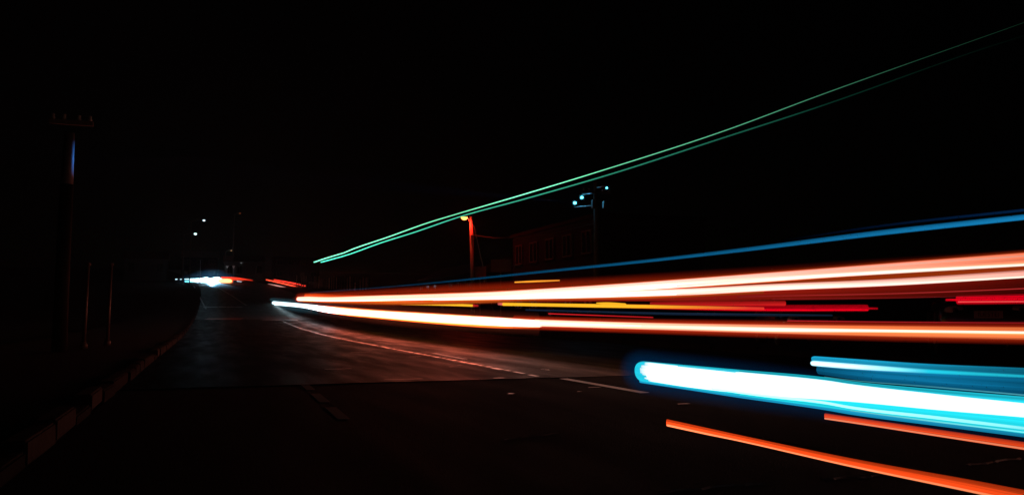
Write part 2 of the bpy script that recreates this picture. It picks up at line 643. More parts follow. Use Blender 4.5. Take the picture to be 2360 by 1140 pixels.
def strand(name, parent, X, edges, mtl, n=72, ring=14, round0=0.0, round1=0.0, run_on=0.0, fat=0.6, plane='X'):
    """a streak of light, or a soft emissive halo around one, along a lane; edges = (px, top, bottom) measured in the photograph, X = lane offset in metres"""
    xs = [e[0] for e in edges]
    tp = [e[1] for e in edges]
    bt = [e[2] for e in edges]
    stations = []
    f = at if plane == 'X' else atY
    for i in range(n + 1):
        u = i / n
        px = xs[0] + (xs[-1] - xs[0]) * u
        y0, y1 = pchip(xs, tp, px), pchip(xs, bt, px)
        c, dep = f(px, (y0 + y1) / 2, X)
        stations.append([c, max(0.3, (y1 - y0) / 2) * dep / FPX, u, 1.0])
    if round0 or round1:
        for sgn, rr in ((0, round0), (1, round1)):
            if not rr:
                continue
            k = 7
            st = stations[0] if sgn == 0 else stations[-1]
            nb = stations[1] if sgn == 0 else stations[-2]
            d = (nb[0] - st[0]).normalized() * (1 if sgn == 0 else 1)
            extra = []
            for j in range(1, k + 1):
                q = j / k
                extra.append([st[0] - d * (q * rr * st[1]), st[1] * math.sqrt(max(0.0, 1 - q * q)) + 1e-4, st[2], 1 - q])
            if sgn == 0:
                stations = extra[::-1] + stations
            else:
                stations = stations + extra
    if run_on:                                  # the lamp went on past the frame
        c, r, u, _ = stations[-1]
        d = (c - stations[-4][0]).normalized()
        stations.append([c + d * run_on, r, 1.0, 1.0])
    me = bpy.data.meshes.new(name)
    vs, fs, al, ac, ti = [], [], [], [], []
    N = len(stations)
    for c, r, u, w in stations:
        for k in range(ring):
            t = 2 * math.pi * k / ring + math.pi / ring
            if plane == 'X':
                vs.append((c.x + math.cos(t) * r * fat, c.y, c.z + math.sin(t) * r))
            else:
                vs.append((c.x, c.y + math.cos(t) * r * fat, c.z + math.sin(t) * r))
            al.append(u)
            ti.append(w)
            ac.append(math.sin(t))
    for i in range(N - 1):
        for k in range(ring):
            q = (k + 1) % ring
            fs.append((i * ring + k, i * ring + q, (i + 1) * ring + q, (i + 1) * ring + k))
    fs.append(tuple(range(ring - 1, -1, -1)))
    fs.append(tuple((N - 1) * ring + k for k in range(ring)))
    me.from_pydata(vs, [], fs)
    for nm, dat in (('along', al), ('across', ac), ('tip', ti)):
        at_ = me.attributes.new(nm, 'FLOAT', 'POINT')
        at_.data.foreach_set('value', dat)
    me.materials.append(mtl)
    for p in me.polygons:
        p.use_smooth = True
    o = bpy.data.objects.new(name, me)
    COL.objects.link(o)
    o.parent = parent
    return o


def trail(label, group=None):
    o = empty('light_trail')
    return tag(o, label, 'light trail', group)


FLAT = [(0, 1), (1, 1)]
BUS = 7.0
WHT = (1.0, 0.50, 0.40)
HOT = (1.0, 0.165, 0.095)
HOT1 = (1.0, 0.28, 0.20)

# --- upper headlight trail
T = trail('thick white headlight trail rising to salmon at right, upper of the two long ones')
strand('upper_band', T, BUS, [(690, 683, 693.5), (715, 682, 694), (745, 683.5, 695), (850, 680.5, 694.5), (1000, 676, 692), (1150, 670, 690), (1300, 661, 681), (1450, 651, 671),
                             (1600, 640, 661.5), (1760, 627.5, 651), (2060, 604, 630.5), (2360, 580, 613.5)],
       glow_mat('trail_upper', [(0, HOT1), (.2, HOT1), (.34, WHT), (.5, WHT), (1, (1, .23, .11))], [(0, 4.6), (.2, 4.4), (.34, 2.8), (.5, 2.6), (.7, 1.7), (1, 1.25)],
                [(0, .75), (.35, .8), (.55, .9), (.72, 1.1), (.80, 1.8), (.90, 1.8), (1, 1.2)], 0.4, 1, 0.9, 14, rim=((1, .10, .012), .72, .95)),
       round0=11, run_on=14)
strand('lower_band', T, BUS + .03, [(1000, 682, 692.5), (1150, 678, 690.5), (1300, 674, 688), (1450, 667, 684.5), (1600, 662.5, 679.5), (1760, 654, 671), (2060, 641, 658.5), (2360, 621, 640.5)],
       glow_mat('trail_upper_low', WHT, [(0, 2.6), (.3, 2.2), (.6, 1.6), (.8, 1.2), (1, .9)],
                [(0, .5), (.3, 1.0), (.6, 1.4), (.85, 1.6), (1, .7)], 0.4, 1, 0.9, 12, hue2=((1, .40, .32), .4, 1)),
       run_on=14)
for k, ed in enumerate(([(1560, 657, 661), (1760, 639.5, 648.5), (2060, 621, 631), (2360, 606.5, 613.5)], [(1560, 676, 680.5), (1760, 661.5, 669.5), (2060, 650.5, 657.5), (2360, 635.5, 640.5)],
                        [(1700, 637, 640), (2060, 609, 612), (2360, 588, 591)])):
    strand('white_line', T, BUS - .1, ed, glow_mat('white_line', (1, .80, .66), [(0, .9), (.3, 1.5 if k < 2 else .7), (1, 1.35 if k < 2 else .5)], FLAT, 0.8, .95 if k < 2 else .5, 0.15, 4), run_on=14)
strand('dark_gap_glow', T, BUS + .12, [(1450, 667, 673), (1600, 657, 668), (1760, 647, 658), (2060, 627, 645), (2360, 609, 625)],
       glow_mat('trail_gap', (1, .10, .01), [(0, .8), (.3, .3), (1, .28)], FLAT, 0.3, .9, 0.2, 4), run_on=14)
strand('red_veil', T, BUS + .2, [(1240, 682, 695), (1450, 677, 694), (1600, 672, 695), (1760, 664, 693), (2060, 652, 689), (2360, 636, 677)],
       glow_mat('trail_veil', (1, .035, .015), [(0, .5), (.4, .30), (.7, .15), (1, .06)], [(0, 1.6), (.5, 1), (1, .5)], 0.25, .85, 0.3, 7), run_on=14)
strand('thin_line', T, BUS + .1, [(1700, 682.5, 685), (1780, 680.5, 683), (2060, 674.8, 677.4), (2200, 670, 672.6), (2360, 663, 666)],
       glow_mat('thin_line_a', (1, .06, .06), [(0, .2), (.3, .35), (1, .38)], FLAT, 0.5, .9, 0.1, 3), run_on=14)
strand('thin_line', T, BUS + .1, [(1780, 687.5, 689.5), (2060, 685, 687), (2240, 681, 683), (2360, 678, 680)],
       glow_mat('thin_line_b', (1, .05, .06), [(0, .22), (.6, .16), (1, .05)], FLAT, 0.5, .9, 0.1, 3), run_on=14)
strand('orange_fringe', T, BUS + .15, [(700, 691, 697), (760, 692, 699), (850, 692, 702), (940, 693, 703), (1100, 688, 700), (1250, 686, 694), (1500, 679, 689), (1760, 669, 677)],
       glow_mat('orange_fringe', (1, .14, .015), [(0, .5), (.2, .7), (.5, .5), (.75, .8), (1, .3)], [(0, 2), (.5, 1), (1, .3)], 0.5, .8, 0.2, 4))
strand('top_glow', T, BUS + .15, [(705, 675, 686), (735, 674, 686), (765, 677, 688), (1000, 670, 681), (1300, 655, 668), (1760, 622, 634), (2360, 574, 588)],
       glow_mat('top_glow', (1, .08, .01), [(0, 1.0), (.06, .9), (.1, .25), (.5, .25), (1, .12)], [(0, .25), (.5, 1), (1, 2)], 0.7, .8, 0.2, 4))

strand('halo_shell', T, BUS + .3, [(690, 672, 704), (850, 663, 710), (1000, 654, 706), (1300, 638, 700), (1760, 610, 692), (2360, 570, 662)],
       glow_mat('t1_halo', (1, .05, .008), [(0, .26), (.3, .24), (.6, .16), (1, .07)], FLAT, 1.0, .9, 0.2, 5), round0=8, run_on=8, fat=.15)  # red halo around the core, painted as a dim emissive shell

# --- lower headlight trail
T = trail('long white headlight trail starting lowest at left, running flat to orange at right')
strand('core', T, BUS, [(632, 693.5, 702.5), (700, 699.5, 709.5), (760, 706, 721), (850, 713.5, 729.5), (1000, 722.5, 742), (1150, 731, 751), (1225, 735.5, 753.5), (1246, 736.5, 753.5)],
       glow_mat('trail_low_white', [(0, (.6, .9, 1)), (.12, (.7, .92, 1)), (.25, HOT), (.75, HOT), (1, WHT)], [(0, 2.2), (.12, 1.9), (.25, 11), (.7, 11), (1, 3.4)], [(0, 1.2), (.5, 1), (1, 1.5)], 0.25, 1, 0.1, 4),
       round0=14)
strand('warm_core', T, BUS + .01, [(1235, 734.5, 752.5), (1300, 737, 754), (1500, 742.5, 760), (1760, 746, 768.5), (2060, 748.5, 777), (2360, 752, 783.5)],
       glow_mat('trail_low_warm', (1, .38, .26), [(0, 3.6), (.15, 3.2), (.3, 2.2), (.45, 1.5), (.7, 1.3), (1, 1.15)],
                [(0, .55), (.3, .8), (.40, 1.0), (.45, 1.8), (.58, 1.8), (.64, 1.0), (.8, .8), (1, .4)], 0.35, 1, 0.8, 13, hue2=((1, .21, .06), .1, .65)),
       run_on=14)
strand('orange_fringe', T, BUS + .05, [(735, 701, 717.5), (800, 706.5, 727.5), (850, 710.5, 732.5), (1000, 719.5, 746.5), (1150, 728, 757), (1240, 732, 758)],
       glow_mat('low_orange', (1, .13, .02), [(0, 1.0), (.1, 6), (.6, 6), (.9, 2.0), (1, 1.2)], [(0, .25), (.4, .5), (.7, 1), (1, 1)], 0.5, .95, 0.2, 4), fat=.45)
strand('white_line', T, BUS - .1, [(1480, 747, 755), (1760, 752.5, 764.5), (2060, 758, 766), (2360, 762, 769.5)],
       glow_mat('low_white_line', (1, .82, .62), [(0, 1.2), (.3, 1.6), (1, 1.4)], FLAT, 0.8, .95, 0.12, 4), run_on=14)
strand('red_halo_shell', T, BUS + .08, [(1190, 724, 760), (1270, 727, 763), (1500, 732, 771), (1760, 735, 780), (2060, 738, 789), (2360, 741, 796)],
       glow_mat('low_red_halo', (1, .05, .01), [(0, .6), (.5, .45), (1, .35)], FLAT, 0.9, .8, 0.2, 4), run_on=14)  # red haze around the lower trail, put into emission

strand('halo_shell', T, BUS + .25, [(735, 692, 730), (850, 696, 748), (1000, 702, 764), (1240, 716, 776)],
       glow_mat('t2_halo', (1, .16, .08), [(0, .03), (.3, .07), (1, .04)], FLAT, 1.0, .9, 0.2, 5), fat=.15)  # warm halo of the core, an emissive shell
strand('blue_halo_shell', T, BUS + .28, [(628, 683, 713), (700, 688, 724), (850, 700, 742)],
       glow_mat('t2_halo_blue', (.2, .6, .8), [(0, .10), (.3, .07), (1, .0)], FLAT, 1.0, .9, 0.1, 4), round0=14, fat=.15)  # bluish halo at the trail start, painted as emission

# --- green roof markers
T = trail('bright mint green roof light trail, upper of the two thin rising lines')
strand('core', T, BUS, [(724, 602.56, 605.44), (764, 589.25, 592.05), (785, 583.93, 586.67), (814, 571.86, 574.74), (891, 545.86, 548.74), (984, 512.56, 515.44), (1060, 489.56, 492.44), (1200, 448.56, 451.44), (1365, 398.56, 401.44), (1660, 303.56, 306.44), (1900, 214.56, 217.44), (2360, 51.42, 53.58)],
       glow_mat('green_a', (.22, 1.0, .55), [(0, 2.2), (.2, .9), (.3, 1.9), (.42, .75), (.57, .42), (.72, .16), (.85, .04), (1, .012)], [(0, .5), (.5, 1.3), (1, .5)], 0.7, 1, 0.05, 2), round0=1.5, run_on=5)
T = trail('dimmer teal roof light trail, lower of the two thin rising lines')
strand('core', T, BUS + .05, [(740, 602.56, 605.44), (764, 596.13, 598.87), (802, 585.50, 588.10), (876, 558.56, 561.44), (954, 533.99, 537.01), (1064, 496.56, 499.44), (1200, 459.20, 462.80), (1412, 398.06, 401.94), (1660, 317.84, 322.16), (1900, 239.84, 244.16), (2250, 115.84, 120.16), (2360, 80.84, 85.16)],
       glow_mat('green_b', (.10, 1.0, .62), [(0, 1.9), (.12, .85), (.25, .45), (.42, .22), (.57, .1), (.72, .02), (.85, .006), (1, .001)], [(0, .5), (.5, 1.3), (1, .5)], 0.7, 1, 0.05, 2), round0=1.5, run_on=5)

# --- blue side light
T = trail('blue light trail climbing to the right above the salmon headlight trail')
strand('core', T, BUS - .2, [(714, 673.5, 675), (850, 663, 665), (1000, 649.5, 653), (1250, 622.5, 629), (1500, 596, 604), (1700, 572, 582), (2030, 529.5, 543), (2360, 493, 507.5)],
       glow_mat('blue_a', (.015, .42, .95), [(0, .04), (.15, .05), (.3, .09), (.6, .21), (.8, .32), (1, .43)], [(0, .5), (.3, .8), (.7, 1.25), (1, .8)], 0.35, .95, 0.12, 5, hue2=None), run_on=10)
strand('faint_upper_line', T, BUS - .2, [(1800, 553, 557), (2030, 517, 524), (2360, 480, 488)],
       glow_mat('blue_b', (.01, .25, .95), [(0, .0), (.5, .02), (1, .05)], FLAT, 0.7, .9, 0.1, 3), run_on=10)

# --- amber and red tail lights in the far lane
TAIL = 8.6
T = trail('row of amber turn signal dashes between the two white headlight trails')
AMB = (1, .47, .02)
strand('amber_dash', T, TAIL, [(832, 695, 699.5), (870, 695, 701), (914, 696.5, 701.5)], glow_mat('amber1', AMB, [(0, .4), (.4, 1.1), (1, 1.1)], FLAT, 0.3, 1, 0.1, 3), n=14, round1=.8)
strand('amber_dash', T, TAIL, [(925, 696.5, 702.5), (1010, 697.5, 704), (1090, 700.5, 706.5)], glow_mat('amber2', AMB, [(0, 1.2), (1, 1.1)], FLAT, 0.3, 1, 0.1, 3), n=20, round0=1)
strand('red_tip', T, TAIL, [(1091, 700.5, 706.5), (1101, 701, 707)], glow_mat('amber3', (1, .03, .03), [(0, .5), (1, .3)], FLAT, 0.4, 1, 0.1, 3), n=6)
strand('red_tip', T, TAIL, [(1149, 696, 703), (1160, 696.5, 703.5)], glow_mat('amber4', (1, .16, .13), [(0, .5), (1, .9)], FLAT, 0.4, 1, 0.1, 3), n=6)
strand('amber_dash', T, TAIL, [(1160, 696.5, 704.5), (1250, 698, 706), (1400, 700, 709), (1560, 703, 711), (1760, 707, 714)],
       glow_mat('amber5', AMB, [(0, 1.15), (.5, 1.1), (.7, .9), (1, .7)], FLAT, 0.3, 1, 0.12, 4, hue2=((1, .05, .03), .55, .95)), n=40)
strand('amber_hump', T, TAIL - .03, [(1375, 696.5, 699), (1400, 695.5, 702), (1440, 698, 704)], glow_mat('amber6', AMB, [(0, 1), (1, 1)], FLAT, 0.4, 1, 0.1, 3), n=12, round0=1, round1=2)

RED = (.85, .0, .012)
T = trail('broad red tail light trail ending beside the parked hatchback')
strand('band', T, TAIL + .1, [(1400, 699, 709), (1560, 700, 714), (1760, 701, 718), (1998, 700.5, 718)],
       glow_mat('red_a', RED, [(0, .4), (.4, .6), (1, .62)], [(0, .4), (.35, .6), (.6, .8), (.72, 1.7), (.85, .9), (1, .3)], 0.4, .9, 0.6, 9), n=40)
strand('upper_band', T, TAIL + .06, [(1500, 694, 702), (1650, 692, 705), (1808, 691.5, 706)],
       glow_mat('red_b', (1, .02, .02), [(0, .3), (1, .5)], [(0, .5), (.5, .9), (.85, 1.5), (1, .8)], 0.5, .85, 0.6, 8), n=24)
strand('short_tip', T, TAIL + .1, [(1998, 707.5, 713), (2022, 707.5, 713)], glow_mat('red_c', RED, [(0, .5), (1, .35)], FLAT, 0.6, 1, 0.1, 3), n=6)
T = trail('broad red tail light trail cut off by the right edge of the picture')
strand('band', T, TAIL, [(2208, 678.5, 702), (2280, 678, 701.5), (2360, 676, 700.5)],
       glow_mat('red_d', RED, [(0, .85), (1, .8)], [(0, .35), (.2, .8), (.25, 1.2), (.3, .8), (.55, 1.0), (.7, .7), (.75, 1.0), (.85, .5), (1, .3)], 0.16, 1, 0.1, 5), n=20, run_on=8)
strand('bright_line', T, TAIL - .12, [(2208, 693.8, 696.6), (2360, 693, 695.8)], glow_mat('red_e', (1, .12, .1), [(0, 1.0), (1, .9)], FLAT, 0.6, 1, 0.05, 3), n=12, run_on=8)
strand('short_tip', T, TAIL, [(2181, 687.5, 693.5), (2208, 687.5, 693.5)], glow_mat('red_f', RED, [(0, .6), (1, .85)], FLAT, 0.5, 1, 0.1, 3), n=6, round0=.7)
T = trail('short thin red line just above the lower headlight trail, left one of two')
strand('core', T, TAIL, [(1264, 720.8, 723.6), (1505, 729.5, 732.5)], glow_mat('red_g', (1, .02, .03), [(0, .7), (1, .45)], FLAT, 0.6, 1, 0.05, 3), n=16)
T = trail('long thin dark red line hugging the top of the orange lower trail')
strand('core', T, TAIL - .6, [(1815, 737, 740), (2060, 740, 743), (2360, 742, 745)], glow_mat('red_h', (1, .03, .05), [(0, .45), (.3, .35), (1, .25)], FLAT, 0.6, 1, 0.05, 3), n=20, run_on=8)
strand('dark_veil', T, TAIL - .5, [(1820, 739, 750), (2060, 742, 752), (2360, 744, 756)], glow_mat('red_i', (1, .01, .01), [(0, .04), (1, .07)], FLAT, 0.6, .9, 0.05, 3), n=20, run_on=8)
T = trail('short amber dash floating above the upper headlight trail')
strand('core', T, TAIL, [(1187, 648.3, 651.7), (1235, 645.5, 650.5), (1289, 644.3, 647.5)], glow_mat('amber7', (1, .35, .03), [(0, 1.5), (.5, 1.2), (1, 1.2)], FLAT, 0.5, 1, 0.05, 3), n=16, round0=1.5, round1=1.5)
T = trail('faint slate blue line under the amber and red trails')
strand('core', T, TAIL + .2, [(1212, 711.5, 716), (1538, 719, 726), (1760, 721.5, 729), (1918, 724, 729)], glow_mat('slate', (.2, .45, 1), [(0, .03), (.5, .035), (1, .025)], [(0, 1.6), (.4, 1), (1, .5)], 0.5, .85, 0.3, 4), n=24)

# --- the near car: blue-white headlamps and amber strips below
N1, N2 = 1.67, 3.2
CY = (.07, .62, .95)
T = trail('thick blue white headlight trail in the foreground, larger of the two')
strand('core', T, N1, [(1506, 836, 880), (1580, 843.5, 891.5), (1700, 855.5, 906), (1900, 875, 921), (1960, 884, 925), (2160, 907, 944), (2360, 928, 961)],
       glow_mat('cyan_core', (.66, .9, 1.0), [(0, 2.0), (.6, 1.9), (1, 1.8)], [(0, .9), (1, .9)], 0.10, 1, 0.06, 4), round0=1.2, run_on=1.2)
strand('upper_fringe', T, N1 + .02, [(1484, 832, 846), (1580, 840, 856), (1700, 850.5, 866), (1900, 868, 886), (1960, 877, 894), (2160, 896, 920), (2360, 912.5, 940)],
       glow_mat('cyan_top', (.02, .75, .95), [(0, .8), (.5, .7), (1, 1.1)], [(0, .7), (.2, .5), (.4, 1), (1, 1)], 0.12, 1, 0.25, 5), round0=.8, run_on=1.2)
strand('thin_line', T, N1 + .05, [(1900, 866.5, 868.5), (1960, 874, 876.5), (2160, 890, 893), (2360, 907.5, 911.5)],
       glow_mat('cyan_line', (.12, .6, .75), [(0, .3), (1, .55)], FLAT, 0.5, .9, 0.05, 2), n=24, run_on=1.2)
strand('lower_cyan', T, N1 + .03, [(1490, 868, 879), (1700, 896, 910), (1900, 912, 938), (1960, 918, 946), (2160, 934, 972), (2360, 952, 999)],
       glow_mat('cyan_low', (.02, .85, 1.0), [(0, .9), (.4, .95), (1, .9)], [(0, 1.1), (.3, 1.1), (.6, .85), (1, .8)], 0.10, 1, 0.2, 7), run_on=1.2)
strand('pale_line', T, N1 - .04, [(1640, 893, 897), (1760, 908, 914), (1900, 923.5, 930.5), (1960, 934.5, 941.5), (2160, 957.5, 966), (2360, 982, 990)],
       glow_mat('cyan_pale', (.30, .95, 1.0), [(0, 2.5), (.4, 1.9), (1, .95)], FLAT, 0.5, .9, 0.15, 4), n=40, run_on=1.2)
strand('pale_line', T, N1 - .04, [(1960, 943.5, 946.5), (2160, 969, 973), (2360, 993, 997)],
       glow_mat('cyan_pale2', (.2, .95, 1.0), [(0, .6), (1, 1.0)], FLAT, 0.5, .9, 0.15, 4), n=24, run_on=1.2)
strand('lower_fringe', T, N1 + .05, [(1476, 873, 881.5), (1580, 888, 897), (1700, 904, 915.5), (1900, 930, 944), (1960, 942, 954.5), (2160, 966, 981), (2360, 990, 1007)],
       glow_mat('cyan_blue', (.015, .45, .80), [(0, .9), (.4, .85), (1, .55)], [(0, 1.2), (.5, .9), (1, .7)], 0.16, 1, 0.12, 4), round0=.5, run_on=1.2)
for (yy, x0, hh_) in ((838, 1490, 5), (844, 1482, 5), (850, 1479, 5), (856, 1480, 5), (861, 1484, 4), (866, 1493, 4), (870.5, 1488, 3), (875, 1497, 3.5)):
    strand('start_streak', T, N1 - .012, [(x0, yy - hh_, yy + hh_), (x0 + 20, yy + 2.3 - hh_, yy + 2.3 + hh_), (1560, yy + (1560 - x0) * .118 - hh_, yy + (1560 - x0) * .118 + hh_)],
           glow_mat('start_streak', (.66, .92, 1), [(0, .9), (.15, 1.7), (.6, 1.7), (1, 1.7)], FLAT, 0.6, 1, 0.1, 3), n=14, ring=10, round0=1.5)
strand('front_fringe', T, N1, [(1484, 831, 880.5), (1560, 838.5, 892), (1700, 851, 912)],
       glow_mat('cyan_front', (.02, .70, .92), [(0, .9), (1, .8)], FLAT, 0.2, 1, 0.1, 4), round0=1.7, fat=.35)
strand('halo_shell', T, N1 + .12, [(1482, 798, 914), (1700, 820, 950), (1960, 853, 985), (2360, 890, 1040)],
       glow_mat('cyan_halo', (.0, .20, .65), [(0, .085), (.25, .06), (.7, .04), (1, .03)], FLAT, 1.0, .85, 0.15, 4), round0=2.2, run_on=1.2, fat=.12)  # blue glow around the headlight core, put into a soft emissive shell
T = trail('narrower blue headlight trail in the foreground starting further right')
strand('upper_band', T, N2, [(1880, 819.5, 834), (1960, 825, 841), (2125, 836, 855), (2360, 846, 869)],
       glow_mat('cyan2_top', (.015, .50, .85), [(0, .85), (.3, .75), (.6, .5), (1, .3)], [(0, 1.1), (.25, .8), (.5, .7), (1, .9)], 0.3, 1, 0.3, 8), round0=2.0, run_on=2)
strand('core', T, N2 - .06, [(1876, 829.5, 843.5), (1960, 836, 850.5), (2125, 848, 860), (2360, 862, 870.5)],
       glow_mat('cyan2_core', (.5, .9, 1.0), [(0, 2.4), (.3, 1.7), (.5, 1.0), (.8, .75), (1, .65)], [(0, .7), (.5, 1), (1, .7)], 0.7, 1, 0.15, 4, hue2=((.02, .72, .95), .2, .55)), round0=1.6, run_on=2)
strand('lower_band', T, N2 + .02, [(1888, 840, 862), (1960, 846, 873), (2125, 856, 892), (2360, 867, 912)],
       glow_mat('cyan2_low', (.008, .36, .75), [(0, .25), (.3, .45), (.6, .45), (1, .30)], [(0, 1.4), (.3, .8), (.55, 1.1), (.75, .7), (1, .9)], 0.15, 1, 0.3, 6), round0=.5, run_on=2)
ORG = (1, .075, .010)
T = trail('orange red strip of light below the thick blue white trail, running off the bottom edge')
strand('band', T, N1, [(1537, 964.5, 981), (1627, 984, 1000.5), (1700, 1000, 1015), (1960, 1054, 1074.5), (2260, 1108, 1138.5), (2360, 1127, 1161)],
       glow_mat('orange1', ORG, [(0, 1.35), (.3, 1.25), (1, 1.0)], [(0, .25), (.3, .5), (.42, .9), (.8, 1.0), (1, .9)], 0.14, 1, 0.4, 11), run_on=1.2, fat=.2)
strand('pale_edge', T, N1 - .03, [(1537, 976, 981.5), (1627, 996, 1001), (1700, 1011.5, 1015.8), (1960, 1070, 1075.3), (2260, 1132.5, 1139), (2360, 1154, 1161.5)],
       glow_mat('orange1_edge', (1, .26, .10), [(0, 1.5), (.3, 1.3), (1, .9)], FLAT, 0.5, 1, 0.1, 3), run_on=1.2, fat=.3)
T = trail('short orange red strip of light between the blue white trail and the lowest strip')
strand('band', T, N2 - .2, [(1901, 951, 965), (1960, 959.5, 974), (2160, 988, 1005), (2360, 1017, 1036)],
       glow_mat('orange2', ORG, [(0, 1.3), (.3, 1.2), (1, .9)], [(0, .4), (.3, .8), (.6, 1.0), (.7, .4), (.78, 1.0), (1, .9)], 0.14, 1, 0.3, 9), run_on=1.2, fat=.2)
strand('pale_edge', T, N2 - .24, [(1901, 961, 965.5), (1960, 969.5, 974), (2160, 1000, 1004.8), (2360, 1030, 1035.5)],
       glow_mat('orange2_edge', (1, .26, .12), [(0, 1.2), (1, .9)], FLAT, 0.5, 1, 0.1, 3), run_on=1.2)

# --- traffic far up the hill
FARY = 190.0
T = trail('upper red tail light line in the distance, beside the end of the paling fence')
strand('core', T, 170, [(631, 642.8, 646), (670, 649.5, 653), (706, 657.5, 660.5)], glow_mat('far_red_a', (1, .035, .02), [(0, 1.6), (1, 2.6)], FLAT, 0.5, 1, 0.05, 2), n=10, plane='Y')
T = trail('lower red tail light line in the distance, nearer to the white trails')
strand('core', T, 170, [(613, 642.5, 645.3), (650, 651, 654), (690, 660, 663.2)], glow_mat('far_red_b', (1, .07, .03), [(0, 1.8), (.6, 2.6), (1, 1.2)], FLAT, 0.5, 1, 0.05, 2), n=10, plane='Y')
T = trail('short pinkish light line with a blue end below the distant red lines')
strand('core', T, 165, [(618, 652.5, 655), (645, 657.5, 661), (660, 661, 665)], glow_mat('far_pink', (1, .45, .38), [(0, .2), (.5, .8), (1, .3)], FLAT, 0.5, 1, 0.05, 2), n=8, plane='Y')
strand('blue_end', T, 165, [(660, 662, 665), (672, 664.5, 668), (686, 664, 669.5)], glow_mat('far_blue', (.1, .4, .8), [(0, .5), (.5, .25), (1, .5)], FLAT, 0.5, 1, 0.05, 2), n=8, plane='Y')

T = trail('white hot cluster of headlights at the far end of the street')
strand('core', T, FARY, [(440, 643.5, 648), (452, 641.5, 649.5), (466, 639.5, 650.5), (476, 637.8, 651), (484, 640, 651.5), (494, 638, 652.5), (503, 637.5, 653.5), (512, 640.5, 653), (522, 641, 653.5)],
       glow_mat('far_core', (.45, .80, 1.0), [(0, 6), (.4, 16), (.8, 20), (1, 9)], FLAT, 0.6, 1, 0.05, 2, hue2=((1, .7, .5), .7, 1)), n=40, round0=2, round1=1.5, plane='Y')
strand('cyan_line', T, FARY + .5, [(428, 646.8, 649.6), (470, 647, 650.5), (505, 648, 652)], glow_mat('far_cyan_a', (.12, .75, 1), [(0, 4), (1, 8)], FLAT, 0.6, 1, 0.05, 2), n=10, round0=2, plane='Y')
strand('cyan_line', T, FARY + .5, [(427, 641.9, 644.1), (445, 641.2, 644.2), (470, 640.5, 645)], glow_mat('far_cyan_b', (.4, .88, 1), [(0, 3), (1, 6)], FLAT, 0.6, 1, 0.05, 2), n=10, round0=2, plane='Y')
strand('low_glint', T, FARY - 2, [(480, 653, 656), (495, 654.5, 658), (507, 656.5, 659)], glow_mat('far_low', (.8, .75, .8), [(0, .8), (.5, 1.2), (1, .5)], FLAT, 0.7, 1, 0.1, 2), n=10, round0=1, round1=1, plane='Y')
strand('halo_shell', T, FARY + 1, [(432, 630, 662), (475, 618, 668), (505, 618, 668), (530, 628, 664)],
       glow_mat('far_halo', (.12, .45, .9), [(0, .03), (.5, .14), (1, .05)], FLAT, 1.0, .85, 0.1, 2), n=20, round0=1.5, round1=1, plane='Y', fat=.2)  # glow around the cluster, painted as a faint emissive shell
T = trail('fiery orange tail light cluster touching the white headlight cluster')
strand('core', T, FARY - 1, [(508, 643, 651.5), (518, 641.5, 652.5), (528, 641, 652.8), (532, 642, 652)], glow_mat('far_orange', (1, .42, .14), [(0, 3.5), (.5, 4), (1, 3)], FLAT, 0.8, 1, 0.05, 2), n=10, round0=1, round1=.7, plane='Y')
strand('red_halo_shell', T, FARY - .5, [(505, 637.5, 655.5), (522, 636.5, 657), (534, 638, 655.5)], glow_mat('far_red_halo', (1, .10, .01), [(0, .5), (.6, 1.6), (1, 1.0)], FLAT, 0.9, 1, 0.05, 2), n=10, round0=1, round1=.5, plane='Y', fat=.2)  # red halo of the tail lights, painted as emission
strand('red_line', T, FARY - 3, [(510, 637, 641), (545, 638.5, 643), (579, 643.8, 647)], glow_mat('far_red_c', (1, .04, .015), [(0, 1.6), (.5, 1.5), (1, .6)], FLAT, 0.6, 1, 0.05, 2), n=8, round1=3, plane='Y')
strand('red_line', T, FARY - 3, [(533, 642, 645), (560, 644.5, 647)], glow_mat('far_red_d', (1, .07, .02), [(0, 1.5), (1, .5)], FLAT, 0.6, 1, 0.05, 2), n=6, round1=3, plane='Y')
strand('white_end', T, FARY - 3, [(547, 646, 649), (556, 647.5, 650)], glow_mat('far_white_d', (.8, .9, 1), [(0, .7), (1, .6)], FLAT, 0.6, 1, 0.05, 2), n=6, round0=1, round1=1, plane='Y')
for px, nm in ((406.5, 'tiny white distant headlight, leftmost point of light along the far road'), (417.5, 'tiny white distant headlight, second point of light from the left on the far road')):
    T = trail(nm)
    strand('core', T, FARY + 1, [(px - 1.5, 642, 644.6), (px + 1.5, 641.8, 644.4)], glow_mat('far_dot', (.6, .9, 1), [(0, 1.5), (1, 1.5)], FLAT, 0.5, 1, 0.0, 2), n=4, round0=1, round1=1, plane='Y')


# ------------------------------------------------------------------ street furniture and buildings
def point_light(name, loc, col, energy, size=0.1, spot=None, target=None):
    ld = bpy.data.lights.new(name, 'SPOT' if spot else 'POINT')
    ld.color = col
    ld.energy = energy
    ld.shadow_soft_size = size
    if spot:
        ld.spot_size = R(spot)
        ld.spot_blend = 0.6
    o = bpy.data.objects.new(name, ld)
    COL.objects.link(o)
    o.location = loc
    if target is not None:
        d = Vector(target) - Vector(loc)
        o.rotation_euler = d.to_track_quat('-Z', 'Y').to_euler()
    return o


cl = atY(488, 645, FARY - 2)[0]
point_light('headlamp_light', (cl.x, cl.y, cl.z), (.25, .65, 1.0), 60000, .15, spot=50, target=(cl.x + .9, cl.y - 10, cl.z - 10 * math.tan(R(29.3)))).data.spot_blend = 0.1

